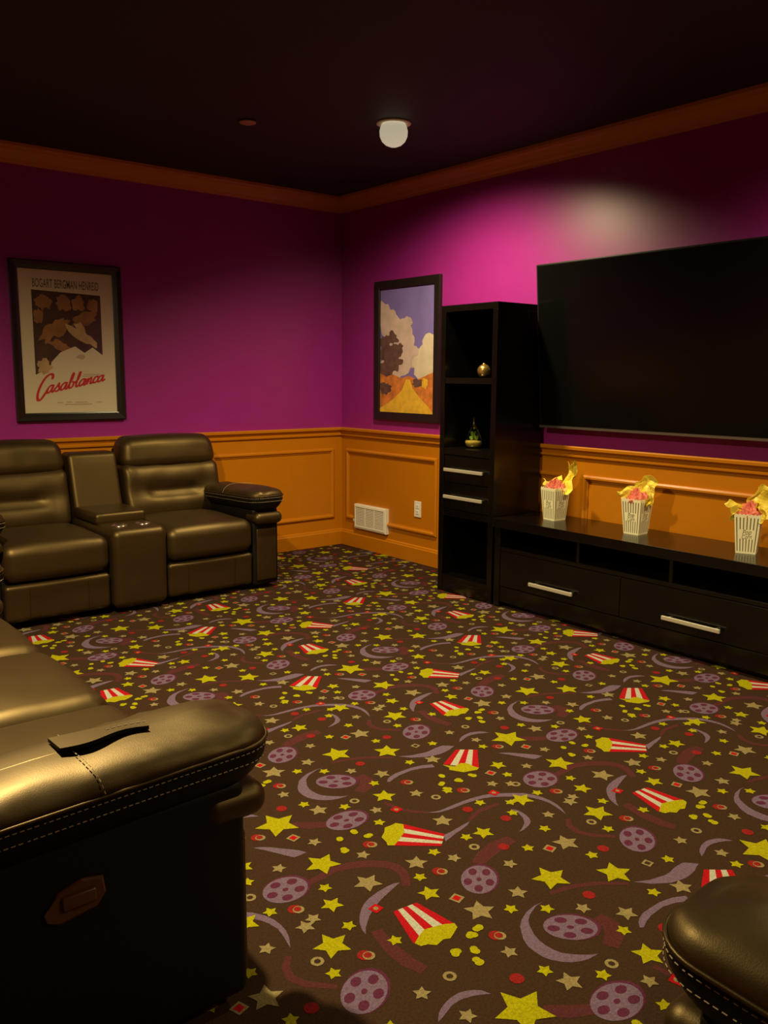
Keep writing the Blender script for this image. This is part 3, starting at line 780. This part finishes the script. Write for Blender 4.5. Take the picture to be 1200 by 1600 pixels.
p2 = make_poster((-.002, -.816, 1.046), RZ, .728, 1.026, .060, 'black framed poster of violet sky, clouds and yellow path beside the bookcase', prof2)
W2, H2 = .608, .906
def U(u, v): return (-W2/2+u*W2, .060+v*H2)
pr = MB(); mats2 = ['p_sky', 'p_cloud', 'p_cloud2', 'p_tree', 'p_hill', 'p_road', 'p_tan']
sheet(pr, 0, 0, [U(-.005, -.005), U(1.005, -.005), U(1.005, 1.005), U(-.005, 1.005)])
def clipU(pts):  # keep print inside the sheet
    x0, z0 = U(0, 0); x1, z1 = U(1, 1)
    return [(min(max(x, x0), x1), min(max(z, z0), z1)) for x, z in pts]
for i, (cx, cy, rx, ry) in enumerate([(.05, .80, .17, .10), (.17, .72, .18, .11), (.32, .64, .20, .11), (.46, .63, .14, .12), (.50, .52, .17, .11), (.30, .45, .30, .18), (.62, .45, .15, .08), (.52, .73, .08, .04)]):
    sheet(pr, 1, 1+i*.2, clipU(blob(cx, cy, rx, ry, rough=.35, seed=i+20)))
for i, (cx, cy, rx, ry) in enumerate([(.93, .55, .14, .08), (.86, .46, .16, .09), (.80, .38, .18, .09), (.97, .42, .12, .14)]):
    sheet(pr, 2, 3+i*.2, clipU(blob(cx, cy, rx, ry, rough=.35, seed=i+40)))
for i, (cx, cy, rx, ry) in enumerate([(.10, .58, .12, .05), (.24, .60, .10, .055), (.12, .49, .14, .07), (.30, .50, .13, .055), (.38, .53, .05, .03), (.15, .40, .12, .10), (.32, .41, .10, .07), (.08, .30, .12, .10)]):
    sheet(pr, 3, 4+i*.2, clipU(blob(cx, cy, rx, ry, rough=.6, seed=i+60)))
sheet(pr, 4, 6, clipU([U(0, 0), U(1, 0), U(1, .33), U(.86, .30), U(.70, .27), U(.55, .30), U(.40, .28), U(.25, .31), U(.12, .29), U(0, .32)]))
sheet(pr, 3, 6.2, clipU(blob(.10, .20, .12, .05, rough=.7, seed=81))); sheet(pr, 3, 6.4, clipU(blob(.72, .24, .10, .03, rough=.7, seed=82)))
sheet(pr, 5, 7, clipU([U(0, .0), U(1, .0), U(.90, .06), U(.74, .13), U(.62, .20), U(.57, .27), U(.50, .27), U(.42, .18), U(.24, .10), U(0, .03)]))
sheet(pr, 5, 7.2, clipU(blob(.84, .24, .05, .04, rough=.5, seed=83)))
pr.build('poster_print', mats2, p2)

# ================================================================ vent and outlet
vt = thing('floor_vent', (-.008, -.419, .163), RZ, 'white slatted air vent low on the orange wainscot', 'vent')
rings = []
for d, out in ((0, 0), (0, .030), (.004, .034), (.020, .038), (.024, .034), (.024, .004)):
    rings.append([Vector((-.2+d, -out, d)), Vector((.2-d, -out, d)), Vector((.2-d, -out, .197-d)), Vector((-.2+d, -out, .197-d))])
MB().loft(rings).build('vent_frame', 'white_metal', vt)
MB().box(-.177, .177, -.0275, -.0265, .023, .174).build('vent_back', 'vent_back', vt)
sm = None
for i in range(12):
    z = .0285+i*.0122
    if sm is None:
        s_ = MB()
        s_.add([(-.177, -.0275, .002), (.177, -.0275, .002), (.177, -.035, -.002), (-.177, -.035, -.002), (-.177, -.0275, .007), (.177, -.0275, .007), (.177, -.035, .003), (-.177, -.035, .003)],
               [(0, 1, 2, 3), (4, 7, 6, 5), (0, 4, 5, 1), (1, 5, 6, 2), (2, 6, 7, 3), (3, 7, 4, 0)])
        sm = s_.build('slat', 'white_metal', vt); sm.location.z = z
    else:
        c_ = sm.copy(); col.objects.link(c_); c_.parent = vt; c_.location.z = z
for mx in (-.058, .058): MB().box(mx-.005, mx+.005, -.0365, -.027, .023, .174).build('mullion', 'white_metal', vt)
MB().box(-.214, -.198, -.032, -.024, .055, .072).build('damper_tab', 'white_metal', vt)
ot = thing('wall_outlet', (-.008, -.96, .343), RZ, 'white electrical outlet plate on the orange wainscot beside the bookcase', 'outlet')
MB().rbox(-.037, .037, -.007, 0, 0, .118, .003, 2, 2).build('cover_plate', 'white_plastic', ot)
for z in (.022, .064):
    r_ = MB().rbox(-.017, .017, -.010, -.006, z, z+.032, .003, 2, 2).build('receptacle', 'white_plastic', ot)
    MB().box(-.008, -.006, -.0105, -.0095, z+.012, z+.022).box(.006, .008, -.0105, -.0095, z+.012, z+.022).build('socket_slots', 'slot', r_)

# ================================================================ shelf ornaments
orn = thing('gold_ornament_ball', (-.30, -1.890, 1.367), 0, 'small round gold glass ornament ball on the upper bookcase shelf', 'ornament')
prof = [(.004, 0)]+[(.041*math.sin(math.pi*k/16), .041-.041*math.cos(math.pi*k/16)) for k in range(2, 15)]+[(.010, .0805)]
def wob(p):
    d = Vector((p.x, p.y, p.z-.041))
    return p+d*(.07*noise.noise(p*38)) if p.z > .003 else p
MB().lathe(prof, 28, fn=wob).build('ball', 'gold', orn, True)
MB().lathe([(.010, .079), (.010, .086), (.004, .088)], 14).build('cap', 'gold', orn, True)

gv = thing('glass_terrarium', (-.30, -1.815, .928), 0, 'teardrop glass terrarium with gold sand and green succulents on the lower bookcase shelf', 'terrarium')
outer = [(.034, .001), (.050, .012), (.057, .030), (.056, .050), (.048, .075), (.036, .100), (.024, .122), (.015, .142), (.009, .165), (.008, .190), (.0105, .197)]
inner = [(r-.002, z+.0015) for r, z in reversed(outer[:-1])]
MB().lathe(outer+inner, 36).build('glass_vessel', 'vase', gv, True)
MB().lathe([(.030, .004), (.046, .014), (.0538, .030), (.0525, .044), (.002, .048)], 30).build('sand', 'sand', gv, True)
rr = random.Random(5)
for (px, py, hh, n) in ((-.012, .010, .030, 9), (.012, -.012, .034, 9), (.010, .016, .062, 7)):
    pl = MB()
    for k in range(n):
        a = 2*math.pi*k/n+rr.random(); tl = rr.uniform(.35, .75)
        c0 = Vector((px, py, .044)); d = Vector((math.cos(a)*tl*.5, math.sin(a)*tl*.5, 1)).normalized()
        pl.tube([c0, c0+d*hh*.4, c0+d*hh*.75, c0+d*hh], [.003, .006, .0045, .0008], 6)
    pl.build('succulent', 'leaf', gv, True)

# ================================================================ popcorn gift boxes
def make_popcorn(loc, rz, label, seed, foil_params):
    t = thing('popcorn_box', loc, rz, label, 'popcorn box', 'striped popcorn boxes on the media console')
    hb, ht, H = .045, .060, .188
    rg = random.Random(seed)
    def fc(k, u, z, out=0.0):
        """point on side k at u in -1..1, height z"""
        w = hb+(ht-hb)*z/H+out
        p = Vector((u*(w-out), -w, z)); a = k*math.pi/2
        return Vector((p.x*math.cos(a)-p.y*math.sin(a), p.x*math.sin(a)+p.y*math.cos(a), p.z))
    c = MB()
    NS = 14
    for k in range(4):
        for i in range(NS):
            u0, u1 = -1+2*i/NS, -1+2*(i+1)/NS
            z0_, z1_ = H+.006*abs(math.sin(math.pi*i/2)), H+.006*abs(math.sin(math.pi*(i+1)/2))
            c.add([fc(k, u0, 0), fc(k, u1, 0), fc(k, u1, z1_), fc(k, u0, z0_), fc(k, u0, .001, -.0015), fc(k, u1, .001, -.0015), fc(k, u1, z1_, -.0015), fc(k, u0, z0_, -.0015)],
                  [(0, 1, 2, 3), (5, 4, 7, 6), (3, 2, 6, 7)])
    c.add([fc(k, -1, 0) for k in range(4)], [(3, 2, 1, 0)])
    cart = c.build('carton', 'carton', t)
    s = MB()
    for k in range(4):
        for i in range(7):
            u0 = -.86+i*.27; u1 = u0+.085
            for (a, b) in ((.010, .072), (.118, .176)) if 1 <= i <= 5 else ((.010, .176),):
                s.poly([fc(k, u0, a, .0004), fc(k, u1, a, .0004), fc(k, u1, b, .0004), fc(k, u0, b, .0004)])
        for body, zc, sz in (('Pop', .104, .036), ('Corn', .082, .030)):
            vs, fs = TXT[body]
            s.add([fc(k, (x*sz)/.058, zc+y*sz+x*sz*.12, .0006) for x, y in vs], fs)
    s.build('stripe_print', 'stripe', cart)
    # crumpled tissue heaped in the mouth
    ti = MB()
    def tf(u, v):
        a = 2*math.pi*u; r = ht*(1.0-.02)*math.sin(math.pi/2*min(1, (1-v)*1.25))
        nz = noise.noise(Vector((math.cos(a)*2.1+seed, math.sin(a)*2.1, v*3)))
        n2 = noise.noise(Vector((math.cos(a)*5+seed, math.sin(a)*5, v*7+2)))
        rr_ = r*(.95+.30*nz*(v > .12))+.010*n2*(v > .12)
        return Vector((rr_*math.cos(a), rr_*math.sin(a), H-.035+.085*v**.8*(1+.35*nz)+.016*n2*(v > .12)))
    ti.grid(tf, 40, 12)
    ti.build('tissue_paper', 'tissue', t)
    # gold paper sheet standing up behind it
    for (px, py, w, h, az, curl, tw) in foil_params:
        f_ = MB()
        def ff(u, v):
            x = (u-.5)*w*(1-.35*v*tw); 
            y = curl*math.sin(v*2.6)*h+.020*noise.noise(Vector((u*4+seed, v*4, az)))
            z = H-.03+h*v*(1-.18*abs(curl)*v)+.018*noise.noise(Vector((u*3, v*5+seed, 3+az)))+.02*math.sin(u*5+seed)*v
            x += .022*noise.noise(Vector((u*3+9, v*4+seed, az)))+tw*.05*v*v
            return Vector((px+x*math.cos(az)-y*math.sin(az), py+x*math.sin(az)+y*math.cos(az), z))
        f_.grid(ff, 12, 14)
        o = f_.build('gold_paper', 'foil', t)
        sd = o.modifiers.new('thickness', 'SOLIDIFY'); sd.thickness = .0008
    return t
TXT = {}
for body in ('Pop', 'Corn'):
    vs, fs = text_mesh(body, 1.0, .25, .8)
    TXT[body] = (vs, fs)
ZT = .540
make_popcorn((-.215, -2.415, ZT), math.radians(-96), 'striped popcorn box nearest the bookcase, tall curl of yellow tissue on top', 3,
             [(.035, .012, .13, .20, -.25, .30, 1.0), (-.03, .03, .10, .085, .4, -.3, -.5)])
make_popcorn((-.225, -2.985, ZT), math.radians(-88), 'striped popcorn box in the middle of the three with short pointed gold tissue', 11,
             [(.012, .02, .13, .145, .1, .15, .3), (-.045, .02, .10, .085, .8, -.2, -.6), (.05, .0, .08, .06, -.9, .4, .8)])
make_popcorn((-.225, -3.615, ZT), math.radians(-68), 'striped popcorn box farthest from the bookcase with spread yellow tissue at the right', 19,
             [(.04, .012, .15, .155, .2, .25, .9), (-.045, .01, .12, .085, .9, -.4, -.8), (.02, -.03, .10, .07, -.7, .5, .5)])
